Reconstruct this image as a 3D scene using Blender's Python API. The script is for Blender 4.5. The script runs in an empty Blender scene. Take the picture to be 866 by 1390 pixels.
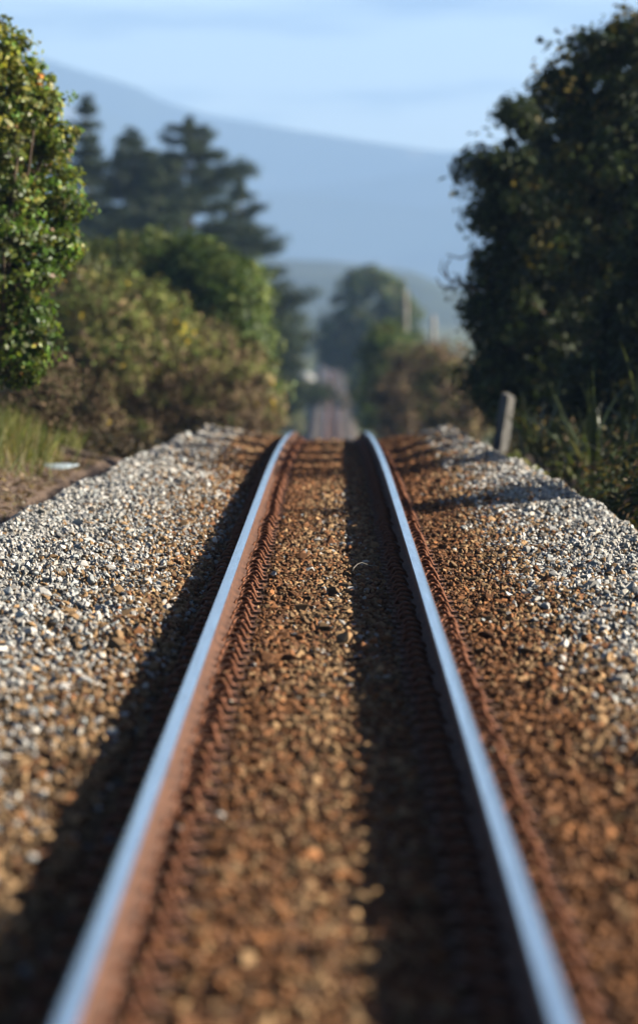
import bpy, bmesh, math, random
import numpy as np
from mathutils import Vector, Matrix

random.seed(7)
R = np.random.default_rng(11)
scene = bpy.context.scene
C = scene.collection
rad = math.radians

# ------------------------------------------------------------------ camera
CAM = Vector((0.041, 0.0, 1.65))
F = 9000.0                      # focal length in photograph pixels (866 wide)
cam_d = bpy.data.cameras.new('camera')
cam = bpy.data.objects.new('camera', cam_d)
C.objects.link(cam)
scene.camera = cam
cam.location = CAM
cam.rotation_euler = (math.pi / 2 - math.atan(290 / F), 0, math.atan(17.5 / F))
cam_d.sensor_fit = 'HORIZONTAL'
cam_d.sensor_width = 36
cam_d.lens = F / 866 * 36
cam_d.clip_start = 0.5
cam_d.clip_end = 60000
cam_d.dof.use_dof = True
cam_d.dof.focus_distance = 43.0
cam_d.dof.aperture_fstop = cam_d.lens / 78.0

# ------------------------------------------------------------------ world, sun, exposure
SUN_AZ, SUN_EL = rad(88), rad(21)        # azimuth clockwise from +Y (along the track)
world = bpy.data.worlds.new('World')
scene.world = world
world.use_nodes = True
wn, wl = world.node_tree.nodes, world.node_tree.links
wn.clear()
w_out = wn.new('ShaderNodeOutputWorld')
w_bg = wn.new('ShaderNodeBackground')
w_sky = wn.new('ShaderNodeTexSky')
w_sky.sky_type = 'NISHITA'
w_sky.sun_disc = False
w_sky.sun_elevation = SUN_EL
w_sky.sun_rotation = SUN_AZ
w_sky.air_density = 0.32
w_sky.dust_density = 1.0
w_sky.ozone_density = 3.0
w_bg.inputs['Strength'].default_value = 0.05
# soft streaks of cloud all round the sky
w_tc = wn.new('ShaderNodeTexCoord')
w_map = wn.new('ShaderNodeMapping')
w_map.inputs['Scale'].default_value = (12, 12, 84)
w_map.inputs['Location'].default_value = (5.3, 0.4, 2.2)
w_noise = wn.new('ShaderNodeTexNoise')
w_noise.inputs['Scale'].default_value = 1.6
w_noise.inputs['Detail'].default_value = 5
w_noise.inputs['Roughness'].default_value = 0.5
w_ramp = wn.new('ShaderNodeValToRGB')
w_ramp.color_ramp.elements[0].position = 0.34
w_ramp.color_ramp.elements[0].color = (2.7, 2.5, 2.05, 1)
w_ramp.color_ramp.elements[1].position = 0.52
w_ramp.color_ramp.elements[1].color = (7.9, 6.1, 3.7, 1)
w_mul = wn.new('ShaderNodeMix')
w_mul.data_type = 'RGBA'
w_mul.blend_type = 'MULTIPLY'
w_mul.inputs[0].default_value = 1.0
# the streaks lie in the low bank of thin cloud round the horizon; overhead the sky is clear
w_sep = wn.new('ShaderNodeSeparateXYZ')
w_fade = wn.new('ShaderNodeMapRange')
w_fade.interpolation_type = 'SMOOTHSTEP'
w_fade.inputs['From Min'].default_value = 0.14
w_fade.inputs['From Max'].default_value = 0.05
wl.new(w_tc.outputs['Generated'], w_sep.inputs[0])
wl.new(w_sep.outputs['Z'], w_fade.inputs['Value'])
wl.new(w_fade.outputs[0], w_mul.inputs[0])
wl.new(w_tc.outputs['Generated'], w_map.inputs['Vector'])
wl.new(w_map.outputs['Vector'], w_noise.inputs['Vector'])
wl.new(w_noise.outputs['Fac'], w_ramp.inputs['Fac'])
wl.new(w_sky.outputs['Color'], w_mul.inputs[6])
wl.new(w_ramp.outputs['Color'], w_mul.inputs[7])
wl.new(w_mul.outputs[2], w_bg.inputs['Color'])
wl.new(w_bg.outputs[0], w_out.inputs[0])

sun_d = bpy.data.lights.new('sun', 'SUN')
sun_d.energy = 5.0
sun_d.angle = rad(0.5)
sun_d.color = (1.0, 0.91, 0.78)
sun = bpy.data.objects.new('sun', sun_d)
C.objects.link(sun)
SUN_DIR = Vector((math.sin(SUN_AZ) * math.cos(SUN_EL), math.cos(SUN_AZ) * math.cos(SUN_EL), math.sin(SUN_EL)))
sun.rotation_euler = SUN_DIR.to_track_quat('Z', 'Y').to_euler()
sun.location = SUN_DIR * 60

scene.view_settings.view_transform = 'Standard'
scene.view_settings.look = 'None'
scene.view_settings.exposure = 1.27
scene.view_settings.gamma = 1.0
scene.view_settings.use_curve_mapping = False
scene.cycles.max_bounces = 6
scene.cycles.diffuse_bounces = 0
scene.cycles.glossy_bounces = 2
scene.cycles.transmission_bounces = 3
scene.cycles.transparent_max_bounces = 4
scene.cycles.volume_bounces = 1
scene.cycles.use_denoising = True
scene.cycles.adaptive_threshold = 0.01
scene.cycles.caustics_reflective = False
scene.cycles.caustics_refractive = False

# ------------------------------------------------------------------ helpers
def ray(px, py, d):
    """the place that the photograph shows at pixel px, py and distance d"""
    return Vector((CAM.x + (px - 450.5) / F * d, d, CAM.z - (py - 405) / F * d))

def tag(o, label=None, cat=None, group=None, kind=None):
    if label: o['label'] = label
    if cat: o['category'] = cat
    if group: o['group'] = group
    if kind: o['kind'] = kind
    return o

def empty(name, loc, rz=0.0):
    o = bpy.data.objects.new(name, None)
    o.location = loc
    o.rotation_euler = (0, 0, rz)
    o.empty_display_size = 0.3
    C.objects.link(o)
    return o

def link(name, mesh, parent=None):
    o = bpy.data.objects.new(name, mesh)
    C.objects.link(o)
    if parent: o.parent = parent
    return o

def mesh_np(name, verts, faces, mat=None, tint=None, smooth=False):
    """verts (n,3), faces (m,k) of one size; tint (n,3)"""
    me = bpy.data.meshes.new(name)
    n, (m, k) = len(verts), faces.shape
    me.vertices.add(n)
    me.vertices.foreach_set('co', np.ascontiguousarray(verts, dtype=np.float32).ravel())
    me.loops.add(m * k)
    me.loops.foreach_set('vertex_index', np.ascontiguousarray(faces, dtype=np.int32).ravel())
    me.polygons.add(m)
    me.polygons.foreach_set('loop_start', np.arange(0, m * k, k, dtype=np.int32))
    if tint is not None:
        a = me.attributes.new('tint', 'FLOAT_COLOR', 'POINT')
        col = np.ones((n, 4), dtype=np.float32)
        col[:, :3] = tint
        a.data.foreach_set('color', col.ravel())
    me.update(calc_edges=True)
    me.validate()
    if smooth:
        me.polygons.foreach_set('use_smooth', np.ones(len(me.polygons), dtype=bool))
    if mat: me.materials.append(mat)
    return me

def mesh_bm(name, bm, mat=None, smooth=False):
    me = bpy.data.meshes.new(name)
    bmesh.ops.recalc_face_normals(bm, faces=bm.faces[:])
    bm.to_mesh(me)
    bm.free()
    if smooth:
        for p in me.polygons: p.use_smooth = True
    if mat: me.materials.append(mat)
    return me

def tube(bm, pts, radii, seg=7, caps=True):
    """a tapered tube along points"""
    pts = [Vector(p) for p in pts]
    if not hasattr(radii, '__len__'): radii = [radii] * len(pts)
    rings = []
    up = Vector((0.31, 0.17, 0.93)).normalized()
    for i, p in enumerate(pts):
        t = (pts[min(i + 1, len(pts) - 1)] - pts[max(i - 1, 0)]).normalized()
        a = t.cross(up)
        if a.length < 1e-3: a = t.cross(Vector((1, 0, 0)))
        a.normalize()
        b = t.cross(a).normalized()
        rings.append([bm.verts.new(p + (a * math.cos(2 * math.pi * k / seg) + b * math.sin(2 * math.pi * k / seg)) * radii[i]) for k in range(seg)])
    for r0, r1 in zip(rings, rings[1:]):
        for k in range(seg):
            bm.faces.new((r0[k], r0[(k + 1) % seg], r1[(k + 1) % seg], r1[k]))
    if caps:
        bm.faces.new(rings[0][::-1])
        bm.faces.new(rings[-1])

def box(bm, c, s, rot=None):
    m = Matrix.Translation(c) @ (rot.to_4x4() if rot else Matrix()) @ Matrix.Diagonal((*s, 1))
    return bmesh.ops.create_cube(bm, size=1.0, matrix=m)['verts']

# ------------------------------------------------------------------ materials
class NT:
    def __init__(self, name):
        self.m = bpy.data.materials.new(name)
        self.m.use_nodes = True
        self.t = self.m.node_tree
        self.n, self.l = self.t.nodes, self.t.links
        self.n.clear()
        self.out = self.n.new('ShaderNodeOutputMaterial')
        self.p = self.n.new('ShaderNodeBsdfPrincipled')
        self.l.new(self.p.outputs[0], self.out.inputs[0])
        self.tc = self.n.new('ShaderNodeTexCoord')
    def noise(self, scale, detail=4, rough=0.55, stretch=None, obj=True):
        t = self.n.new('ShaderNodeTexNoise')
        t.inputs['Scale'].default_value = scale
        t.inputs['Detail'].default_value = detail
        t.inputs['Roughness'].default_value = rough
        src = self.tc.outputs['Object']
        if stretch:
            mp = self.n.new('ShaderNodeMapping')
            mp.inputs['Scale'].default_value = stretch
            self.l.new(src, mp.inputs['Vector'])
            src = mp.outputs['Vector']
        self.l.new(src, t.inputs['Vector'])
        return t.outputs['Fac']
    def ramp(self, fac, stops):
        r = self.n.new('ShaderNodeValToRGB')
        e = r.color_ramp.elements
        while len(e) < len(stops): e.new(0.5)
        for el, (p, c) in zip(e, stops):
            el.position = p
            el.color = (*c, 1) if len(c) == 3 else c
        self.l.new(fac, r.inputs['Fac'])
        return r.outputs['Color']
    def mix(self, a, b, fac=1.0, mode='MULTIPLY'):
        x = self.n.new('ShaderNodeMix')
        x.data_type = 'RGBA'
        x.blend_type = mode
        for sock, v in ((x.inputs[0], fac), (x.inputs[6], a), (x.inputs[7], b)):
            if hasattr(v, 'links'): self.l.new(v, sock)
            elif hasattr(v, '__len__'): sock.default_value = (*v, 1)
            else: sock.default_value = v
        return x.outputs[2]
    def attr(self, name, kind='GEOMETRY'):
        a = self.n.new('ShaderNodeAttribute')
        a.attribute_name = name
        a.attribute_type = kind
        return a.outputs['Color']
    def base(self, sock): self.l.new(sock, self.p.inputs['Base Color'])
    def set(self, **k):
        for a, v in k.items(): self.p.inputs[a.replace('_', ' ')].default_value = v
    def bump(self, fac, strength=0.5, dist=0.02):
        b = self.n.new('ShaderNodeBump')
        b.inputs['Strength'].default_value = strength
        b.inputs['Distance'].default_value = dist
        self.l.new(fac, b.inputs['Height'])
        self.l.new(b.outputs[0], self.p.inputs['Normal'])

def simple(name, stops, scale, rough=0.9, bump=0.4, dist=0.01, detail=5, stretch=None, **k):
    t = NT(name)
    f = t.noise(scale, detail, stretch=stretch)
    t.base(t.ramp(f, stops))
    t.set(Roughness=rough, **k)
    if bump: t.bump(f, bump, dist)
    return t.m

def leaf_mat(name, rough=0.5, trans=0.3, spec=0.5, boost=(1.25, 1.2, 0.6)):
    t = NT(name)
    c = t.attr('tint')
    t.base(c)
    t.p.inputs['Roughness'].default_value = rough
    t.p.inputs['Specular IOR Level'].default_value = spec
    tr = t.n.new('ShaderNodeBsdfTranslucent')
    t.l.new(t.mix(c, boost), tr.inputs['Color'])
    mx = t.n.new('ShaderNodeMixShader')
    mx.inputs[0].default_value = trans
    t.l.new(t.p.outputs[0], mx.inputs[1])
    t.l.new(tr.outputs[0], mx.inputs[2])
    t.l.new(mx.outputs[0], t.out.inputs[0])
    return t.m

# stones: every stone has a colour of its own, mottled a little
t = NT('crushed_stone')
t.base(t.mix(t.attr('tint', 'INSTANCER'), t.ramp(t.noise(38, 3), [(0.3, (0.72, 0.70, 0.68)), (0.7, (1.2, 1.2, 1.2))])))
t.set(Roughness=0.82)
t.p.inputs['Specular IOR Level'].default_value = 0.35
M_STONE = t.m

t = NT('ballast_bed')
sep = t.n.new('ShaderNodeSeparateXYZ')
t.l.new(t.tc.outputs['Object'], sep.inputs[0])
absx = t.n.new('ShaderNodeMath'); absx.operation = 'ABSOLUTE'
t.l.new(sep.outputs['X'], absx.inputs[0])
mr = t.n.new('ShaderNodeMapRange')
mr.inputs['From Min'].default_value = 0.75
mr.inputs['From Max'].default_value = 1.5
t.l.new(absx.outputs[0], mr.inputs['Value'])
rust = t.ramp(t.noise(30, 6, 0.7), [(0.3, (0.10, 0.045, 0.018)), (0.55, (0.19, 0.085, 0.035)), (0.75, (0.27, 0.15, 0.075))])
grey = t.ramp(t.noise(34, 6, 0.7), [(0.3, (0.13, 0.12, 0.105)), (0.55, (0.27, 0.25, 0.215)), (0.75, (0.4, 0.38, 0.34))])
fy = t.n.new('ShaderNodeMapRange')
fy.inputs['From Min'].default_value = 130; fy.inputs['From Max'].default_value = 420
t.l.new(sep.outputs['Y'], fy.inputs['Value'])
foul = t.ramp(t.noise(0.08, 5, 0.6), [(0.35, (0.06, 0.045, 0.03)), (0.65, (0.12, 0.09, 0.065))])
t.base(t.mix(t.mix(rust, grey, mr.outputs[0], 'MIX'), foul, t.mix((0, 0, 0), fy.outputs[0], mr.outputs[0], 'MIX'), 'MIX'))
t.set(Roughness=0.95)
t.bump(t.noise(45, 6, 0.7), 1.0, 0.04)
M_BED = t.m

M_RUST = simple('rusted_steel', [(0.3, (0.11, 0.047, 0.023)), (0.5, (0.175, 0.073, 0.037)), (0.72, (0.23, 0.11, 0.06))], 22, 0.85, 0.5, 0.004, 8)
t = NT('rusted_rail_steel')
t.base(t.mix(t.ramp(t.noise(26, 8, 0.7), [(0.3, (0.075, 0.035, 0.018)), (0.5, (0.14, 0.063, 0.032)), (0.72, (0.20, 0.10, 0.052))]),
             t.ramp(t.noise(1.6, 5, 0.6, (1, 1.2, 5)), [(0.35, (0.55, 0.5, 0.46)), (0.6, (1.05, 1.0, 0.98))])))
t.set(Roughness=0.9)
t.bump(t.noise(60, 6, 0.7), 0.5, 0.004)
M_RAIL = t.m
M_CLIP = simple('rusted_spring_steel', [(0.3, (0.13, 0.042, 0.016)), (0.55, (0.25, 0.085, 0.03)), (0.75, (0.33, 0.13, 0.05))], 40, 0.75, 0.3, 0.002, 6)
t = NT('polished_steel')
pf = t.noise(3, 6, 0.65, (14, 0.25, 1))
t.base(t.ramp(pf, [(0.26, (0.56, 0.54, 0.52)), (0.48, (0.80, 0.80, 0.79)), (0.72, (0.90, 0.90, 0.89))]))
t.set(Metallic=1.0, Roughness=0.30)
rr = t.n.new('ShaderNodeMapRange')
rr.inputs['To Min'].default_value = 0.11; rr.inputs['To Max'].default_value = 0.25
t.l.new(t.noise(2.2, 5, 0.6, (18, 0.3, 1)), rr.inputs['Value'])
t.l.new(rr.outputs[0], t.p.inputs['Roughness'])
M_POLISH = t.m
M_TIMBER = simple('weathered_sleeper_timber', [(0.3, (0.07, 0.035, 0.02)), (0.55, (0.20, 0.10, 0.05)), (0.75, (0.30, 0.19, 0.11))], 5, 0.95, 0.9, 0.02, 8, (1, 14, 14))
M_BARK = simple('bark', [(0.3, (0.05, 0.035, 0.022)), (0.7, (0.17, 0.12, 0.08))], 9, 0.95, 0.8, 0.03, 6, (3, 3, 0.7))
M_POST = simple('weathered_grey_timber', [(0.3, (0.06, 0.057, 0.05)), (0.55, (0.16, 0.155, 0.14)), (0.75, (0.34, 0.33, 0.30))], 10, 0.9, 0.6, 0.01, 6, (5, 5, 0.8))
M_POLE = simple('pale_concrete', [(0.3, (0.32, 0.30, 0.26)), (0.7, (0.44, 0.42, 0.37))], 4, 0.9, 0.3, 0.01)
M_WIRE = simple('pale_wire', [(0.3, (0.5, 0.44, 0.34)), (0.7, (0.68, 0.6, 0.48))], 60, 0.6, 0.0)
M_PLASTIC = simple('pale_blue_plastic', [(0.3, (0.42, 0.55, 0.60)), (0.7, (0.58, 0.68, 0.72))], 14, 0.45, 0.3, 0.01)
M_WHITE = simple('white_paint', [(0.3, (0.74, 0.74, 0.72)), (0.7, (0.82, 0.82, 0.80))], 3, 0.5, 0.1)
M_GREYROOF = simple('zinc_roof', [(0.3, (0.42, 0.43, 0.44)), (0.7, (0.52, 0.53, 0.54))], 3, 0.5, 0.1)
M_DOOR = simple('green_door_paint', [(0.3, (0.12, 0.16, 0.13)), (0.7, (0.16, 0.2, 0.17))], 5, 0.5, 0.1)

L_GLOSSY = leaf_mat('glossy_leaf', 0.42, 0.38, 0.4)
L_DULL = leaf_mat('dull_leaf', 0.6, 0.28, 0.3)
L_NEEDLE = leaf_mat('needle', 0.6, 0.15, 0.25, (1.1, 1.1, 0.7))
L_TWIG = leaf_mat('dry_twig', 0.85, 0.12, 0.15, (1.1, 1, 0.8))
L_FLAX = leaf_mat('flax_blade', 0.35, 0.25, 0.5)
L_GRASS = leaf_mat('grass_blade', 0.55, 0.35, 0.3)

# ------------------------------------------------------------------ the lie of the land
def z_track(d):
    """height of the rail tops along the line: level, over a crest, down a long grade to a flat plain"""
    d = np.asarray(d, dtype=float)
    k, d0, d1 = 0.00021, 58.0, 129.0
    z = np.where(d < d0, 0.0, -k * (d - d0) ** 2)
    z1, s1 = -k * (d1 - d0) ** 2, -2 * k * (d1 - d0)
    z = np.where(d > d1, z1 + s1 * (d - d1), z)
    # flatten onto the plain at -10.8
    zp, soft = -10.8, 0.9
    return zp + soft * np.log1p(np.exp(np.clip((z - zp) / soft, -40, 40)))

def sm(x, a, b):
    s = np.clip((np.asarray(x, float) - a) / (b - a), 0, 1)
    return s * s * (3 - 2 * s)

def lump(u, d, s, seed):
    r = np.random.default_rng(seed)
    out = 0
    for i in range(7):
        a = r.uniform(0, 6.28, 3)
        f = r.uniform(0.6, 1.8) / s
        out = out + np.sin(f * (u * np.cos(a[0]) + d * np.sin(a[0])) + a[1])
    return out / 4.0

def crest(d):
    h = np.interp(d, [0, 45, 62, 84, 100, 125, 4000], [-0.07, -0.05, -0.01, 0.07, 0.03, -0.08, -0.1])
    ul = np.interp(d, [0, 50, 63, 72, 86, 110, 4000], [2.45, 2.38, 2.10, 1.95, 1.68, 1.9, 1.9])
    ur = np.interp(d, [0, 50, 56, 65, 74, 86, 110, 4000], [2.3, 2.24, 2.12, 1.95, 1.78, 1.65, 1.9, 1.9])
    return h, ul, ur

def z_bal(u, d):
    """ballast surface over the rail tops' level, before the track's own fall"""
    u, d = np.broadcast_arrays(np.asarray(u, float), np.asarray(d, float))
    h, ul, ur = crest(d)
    a = np.abs(u)
    uc = np.where(u < 0, ul, ur)
    inner = np.where(u < 0, 0.60, 0.85)
    lo = np.where(u < 0, -0.150, -0.172)
    s = np.clip((a - inner) / (uc - inner), 0, 1)
    z = np.where(a < inner, np.where(a < 0.6, -0.176, lo), lo + (h - lo) * (s ** 0.75 * (1 - 0.12 * s) / 0.88))
    z = np.where(a > uc, h - 0.62 * (a - uc) + 0.08 * np.exp(-(a - uc) * 4) - 0.08, z)
    z = z + 0.055 * lump(u, d, 0.5, 3) * sm(a, 0.95, 1.5)
    z = z + 0.035 * np.exp(-((u - 1.75) / 0.35) ** 2 - ((d - 58) / 5.0) ** 2)
    return z

def z_ground(u, d):
    u, d = np.broadcast_arrays(np.asarray(u, float), np.asarray(d, float))
    a = np.abs(u)
    near = sm(d, 3000, 150)
    b = z_track(d) - 0.62 * sm(a, 60, 2.2)
    bank = np.where(u < 0, 0.42 * sm(-u, 2.75, 4.2) * sm(d, 40, 60) * sm(d, 112, 84), 0.3 * sm(u, 3.0, 6.0) * sm(d, 130, 90))
    b = b + np.where(u < 0, 0.40 * sm(-u, 2.2, 2.8) * sm(d, 40, 60) * sm(d, 100, 84), 0.34 * sm(u, 2.0, 2.8) * sm(d, 120, 90))
    b = b + bank + 0.05 * lump(u, d, 1.1, 5) * sm(a, 2.4, 3.4) + 0.35 * lump(u, d, 22, 8) * sm(a, 6, 40)
    return b - 0.25 * (a < 2.0)

def grid_mesh(name, us, ds, zf, mat):
    U, D = np.meshgrid(us, ds)
    V = np.stack([U, D, zf(U, D)], -1).reshape(-1, 3)
    nu, nd = len(us), len(ds)
    i = (np.arange(nd - 1)[:, None] * nu + np.arange(nu - 1)[None]).ravel()
    Fq = np.stack([i, i + 1, i + 1 + nu, i + nu], -1)
    return mesh_np(name, V, Fq, mat, smooth=True)

# ground: one sheet out to the hills
t = NT('earth_and_grass')
dirt = t.ramp(t.noise(9, 8, 0.7), [(0.28, (0.05, 0.032, 0.02)), (0.5, (0.16, 0.105, 0.07)), (0.72, (0.30, 0.22, 0.16))])
gras = t.ramp(t.noise(0.05, 6, 0.6), [(0.32, (0.05, 0.08, 0.025)), (0.47, (0.10, 0.13, 0.045)), (0.60, (0.19, 0.18, 0.08)), (0.75, (0.10, 0.13, 0.05))])
sep = t.n.new('ShaderNodeSeparateXYZ'); t.l.new(t.tc.outputs['Object'], sep.inputs[0])
mr = t.n.new('ShaderNodeMapRange')
mr.inputs['From Min'].default_value = 85; mr.inputs['From Max'].default_value = 150
t.l.new(sep.outputs['Y'], mr.inputs['Value'])
t.base(t.mix(dirt, gras, mr.outputs[0], 'MIX'))
t.set(Roughness=1.0)
t.bump(t.noise(20, 6, 0.7), 0.8, 0.03)
M_GROUND = t.m
us = np.concatenate([-np.geomspace(5000, 7, 34), np.linspace(-6.5, 6.5, 53), np.geomspace(7, 5000, 34)])
ds = np.concatenate([[-300, -60, -20], np.arange(0, 132, 1.0), np.geomspace(134, 14500, 94)])
ground = link('ground', grid_mesh('ground', us, ds, z_ground, M_GROUND))
tag(ground, kind='structure')

# ballast bed
us = np.concatenate([np.linspace(-3.9, -0.95, 40), np.linspace(-0.85, 0.85, 12), np.linspace(0.95, 3.7, 38)])
ds = np.concatenate([np.arange(-8, 130, 0.25), np.geomspace(131, 1700, 110)])
ballast = link('ballast', grid_mesh('ballast', us, ds, lambda u, d: z_bal(u, d) + z_track(d) - 0.045, M_BED))
tag(ballast, kind='structure')

# mountain range and low wooded hills far beyond the plain
def ridge_mesh(name, dist, depth, prof, ext, zb, rough, mat, seed):
    px = np.array([p[0] for p in prof], float); py = np.array([p[1] for p in prof], float)
    xs = np.unique(np.concatenate([np.linspace(-8000, 8000, 90), np.linspace(-900, 900, 160)]) * (dist / 9000.0))
    pxl = 450.5 + (xs - CAM.x) / dist * F
    top = CAM.z - (np.interp(pxl, px, py) - 405) / F * dist
    far = np.clip(np.abs(xs) / (dist * 0.06) - 1, 0, None)
    r = np.random.default_rng(seed)
    top = top + ext * np.minimum(far, 4) * (0.3 + 0.3 * np.sin(xs / dist * 9 + 1.0))
    rows = 26
    V = []
    for j in range(rows):
        s = j / (rows - 1)
        yy = dist - depth * (1 - s)
        prof_z = zb + (top - zb) * (s ** 1.15)
        bumpy = sum(np.sin(xs * r.uniform(0.5, 2) * 30 / dist + s * r.uniform(-5, 5) + r.uniform(0, 6)) for _ in range(5)) * rough * math.sin(math.pi * s)
        V.append(np.stack([xs, np.full_like(xs, yy), prof_z + bumpy], -1))
    V.append(np.stack([xs, np.full_like(xs, dist + depth * 0.6), np.full_like(xs, zb - 2)], -1))
    V = np.concatenate(V)
    nu, nd = len(xs), rows + 1
    i = (np.arange(nd - 1)[:, None] * nu + np.arange(nu - 1)[None]).ravel()
    return mesh_np(name, V, np.stack([i, i + 1, i + 1 + nu, i + nu], -1), mat, smooth=True)

t = NT('mountain_bush')
t.base(t.ramp(t.noise(0.0035, 7, 0.62), [(0.35, (0.035, 0.055, 0.03)), (0.58, (0.055, 0.07, 0.04)), (0.68, (0.30, 0.27, 0.19)), (0.8, (0.06, 0.07, 0.045))]))
t.set(Roughness=1.0)
M_MOUNT = t.m
mount = link('mountains', ridge_mesh('mountains', 14000, 5200,
    [(-3000, 40), (-900, 90), (-200, 20), (0, 60), (100, 92), (190, 119), (215, 134), (290, 160), (400, 180), (500, 195), (600, 206), (700, 200), (900, 225), (1700, 120), (4000, 200)],
    60, -14, 42, M_MOUNT, 4))
tag(mount, kind='structure')
t = NT('wooded_hill')
t.base(t.ramp(t.noise(0.02, 7, 0.65), [(0.35, (0.02, 0.035, 0.02)), (0.6, (0.05, 0.07, 0.03)), (0.75, (0.12, 0.12, 0.06))]))
t.set(Roughness=1.0)
M_HILL = t.m
hill = link('wooded_hills', ridge_mesh('wooded_hills', 4000, 1100,
    [(-3000, 300), (0, 330), (250, 340), (390, 352), (450, 354), (500, 360), (560, 368), (600, 385), (640, 392), (700, 380), (1200, 340), (4000, 320)],
    6, -12, 1.6, M_HILL, 9))
tag(hill, kind='structure')

# ------------------------------------------------------------------ rails
RU = 1.067 / 2 + 0.035            # rail centre line
RH = 0.155
def rail_d(a, b):
    return np.concatenate([np.arange(a, 140, 1.0), np.geomspace(140, b, 60)])
def sweep(name, sec, ds, cx, mat, top=False):
    """sweep a cross-section (u, z) along the line"""
    n = len(sec)
    zt = z_track(ds)
    V = np.zeros((len(ds), n, 3))
    V[:, :, 0] = cx + np.array([s[0] for s in sec])[None]
    V[:, :, 1] = ds[:, None]
    V[:, :, 2] = zt[:, None] + np.array([s[1] for s in sec])[None]
    i = np.arange(len(ds) - 1)[:, None] * n
    k = np.arange(n)[None]
    k2 = (k + 1) % n
    if top: k, k2 = k[:, :-1], k2[:, :-1]
    Fq = np.stack([i + k, i + k2, i + n + k2, i + n + k], -1).reshape(-1, 4)
    me = mesh_np(name, V.reshape(-1, 3), Fq, mat)
    return me
half = [(-0.0635, -0.155), (-0.0635, -0.146), (-0.040, -0.137), (-0.012, -0.122), (-0.008, -0.090), (-0.010, -0.058), (-0.020, -0.047), (-0.035, -0.041), (-0.036, -0.013), (-0.0335, -0.006), (-0.0285, -0.0024)]
sec_body = half + [(-u, z) for u, z in half[::-1]]
sec_top = [(-0.0286, -0.0023), (-0.018, -0.0006), (0, 0), (0.018, -0.0006), (0.0286, -0.0023)]
for side, lab in ((-1, 'left steel rail with its rusty web lit by the sun and a polished top'),
                  (1, 'right steel rail with its rusty side in shadow and a polished top')):
    r = empty('steel_rail', (0, 0, 0))
    tag(r, lab, 'rail', 'rails of the railway line')
    ds = rail_d(-8, 1600)
    link('rail_body', sweep('rail_body', sec_body, ds, side * RU, M_RAIL), r)
    link('running_surface', sweep('running_surface', sec_top, ds, side * RU, M_POLISH, True), r)

# ------------------------------------------------------------------ sleepers, each with baseplates and spring clips
def make_clip():
    """spring clip: toe on the rail foot, an arch, a back leg in its housing"""
    P = [(-0.048, -0.044, 0.020), (-0.052, -0.020, 0.030), (-0.046, 0.012, 0.046), (-0.022, 0.034, 0.060), (0.004, 0.028, 0.064),
         (0.020, 0.004, 0.058), (0.030, -0.022, 0.040), (0.040, -0.036, 0.022), (0.052, -0.022, 0.012), (0.054, 0.006, 0.012),
         (0.042, 0.026, 0.016), (0.016, 0.030, 0.018), (0.004, 0.012, 0.018), (0.004, -0.05, 0.018)]
    Q = []
    for i in range(len(P) - 1):          # Catmull-Rom
        p0, p1, p2, p3 = [Vector(P[max(0, min(len(P) - 1, i + k))]) for k in (-1, 0, 1, 2)]
        for s in (0, 0.5):
            Q.append(0.5 * ((2 * p1) + (p2 - p0) * s + (2 * p0 - 5 * p1 + 4 * p2 - p3) * s * s + (3 * p1 - p0 - 3 * p2 + p3) * s ** 3))
    Q.append(Vector(P[-1]))
    bm = bmesh.new()
    tube(bm, Q, 0.0095, 6)
    return mesh_bm('rail_clip', bm, M_CLIP, True)
def make_plate():
    bm = bmesh.new()
    vs = box(bm, (0, 0, 0.009), (0.37, 0.16, 0.014))
    for sx in (-1, 1):
        box(bm, (sx * 0.082, 0.005, 0.026), (0.026, 0.07, 0.022))
        box(bm, (sx * 0.150, 0.0, 0.021), (0.03, 0.03, 0.012))
    return mesh_bm('baseplate', bm, M_RUST)
def make_sleeper_mesh():
    bm = bmesh.new()
    box(bm, (0, 0, -0.075), (2.13, 0.225, 0.15))
    bmesh.ops.bevel(bm, geom=bm.edges[:], offset=0.012, segments=1, affect='EDGES')
    bmesh.ops.subdivide_edges(bm, edges=[e for e in bm.edges if abs(e.verts[0].co.x - e.verts[1].co.x) > 1], cuts=9)
    for v in bm.verts:
        v.co += Vector((random.uniform(-.004, .004), random.uniform(-.004, .004), random.uniform(-.004, .004)))
    return mesh_bm('railway_sleeper', bm, M_TIMBER)
me_clip, me_plate, me_slp = make_clip(), make_plate(), make_sleeper_mesh()
S_TOP = -0.171
sleeper_d = [11.4 + 0.61 * i for i in range(int((118 - 11.4) / 0.61))]
BARE = min(sleeper_d, key=lambda d: abs(d - 29.2))
proto = link('railway_sleeper', me_slp)
tag(proto, 'rust stained timber sleeper mostly buried in ballast across the track', 'sleeper', 'sleepers under the two rails')
kids = []
for side in (-1, 1):
    kids.append((link('baseplate', me_plate, proto), (side * RU, 0, 0), 0.0))
    for s2 in (-1, 1):
        kids.append((link('rail_clip', me_clip, proto), (side * RU + s2 * 0.107, 0, 0.0), 0.0 if s2 > 0 else math.pi))
for o, l, rz in kids:
    o.location = l
    o.rotation_euler = (0, 0, rz)
for i, d in enumerate(sleeper_d):
    if i == 0: o = proto
    else:
        o = proto.copy(); C.objects.link(o)
        for k, l, rz in kids:
            c = k.copy(); c.parent = o; C.objects.link(c)
            if k.name.startswith('rail_clip'):
                c.rotation_euler = (random.uniform(-.05, .05), random.uniform(-.05, .05), rz + random.uniform(-.09, .09))
    o.location = (random.uniform(-.012, .012), d, float(z_track(d)) + S_TOP)
    slope = float(z_track(d + 0.5) - z_track(d - 0.5))
    o.rotation_euler = (math.atan(slope), 0, random.uniform(-.006, .006))
    if d == BARE:
        o['label'] = 'timber sleeper whose bare grained end shows beside the right rail'

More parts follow.
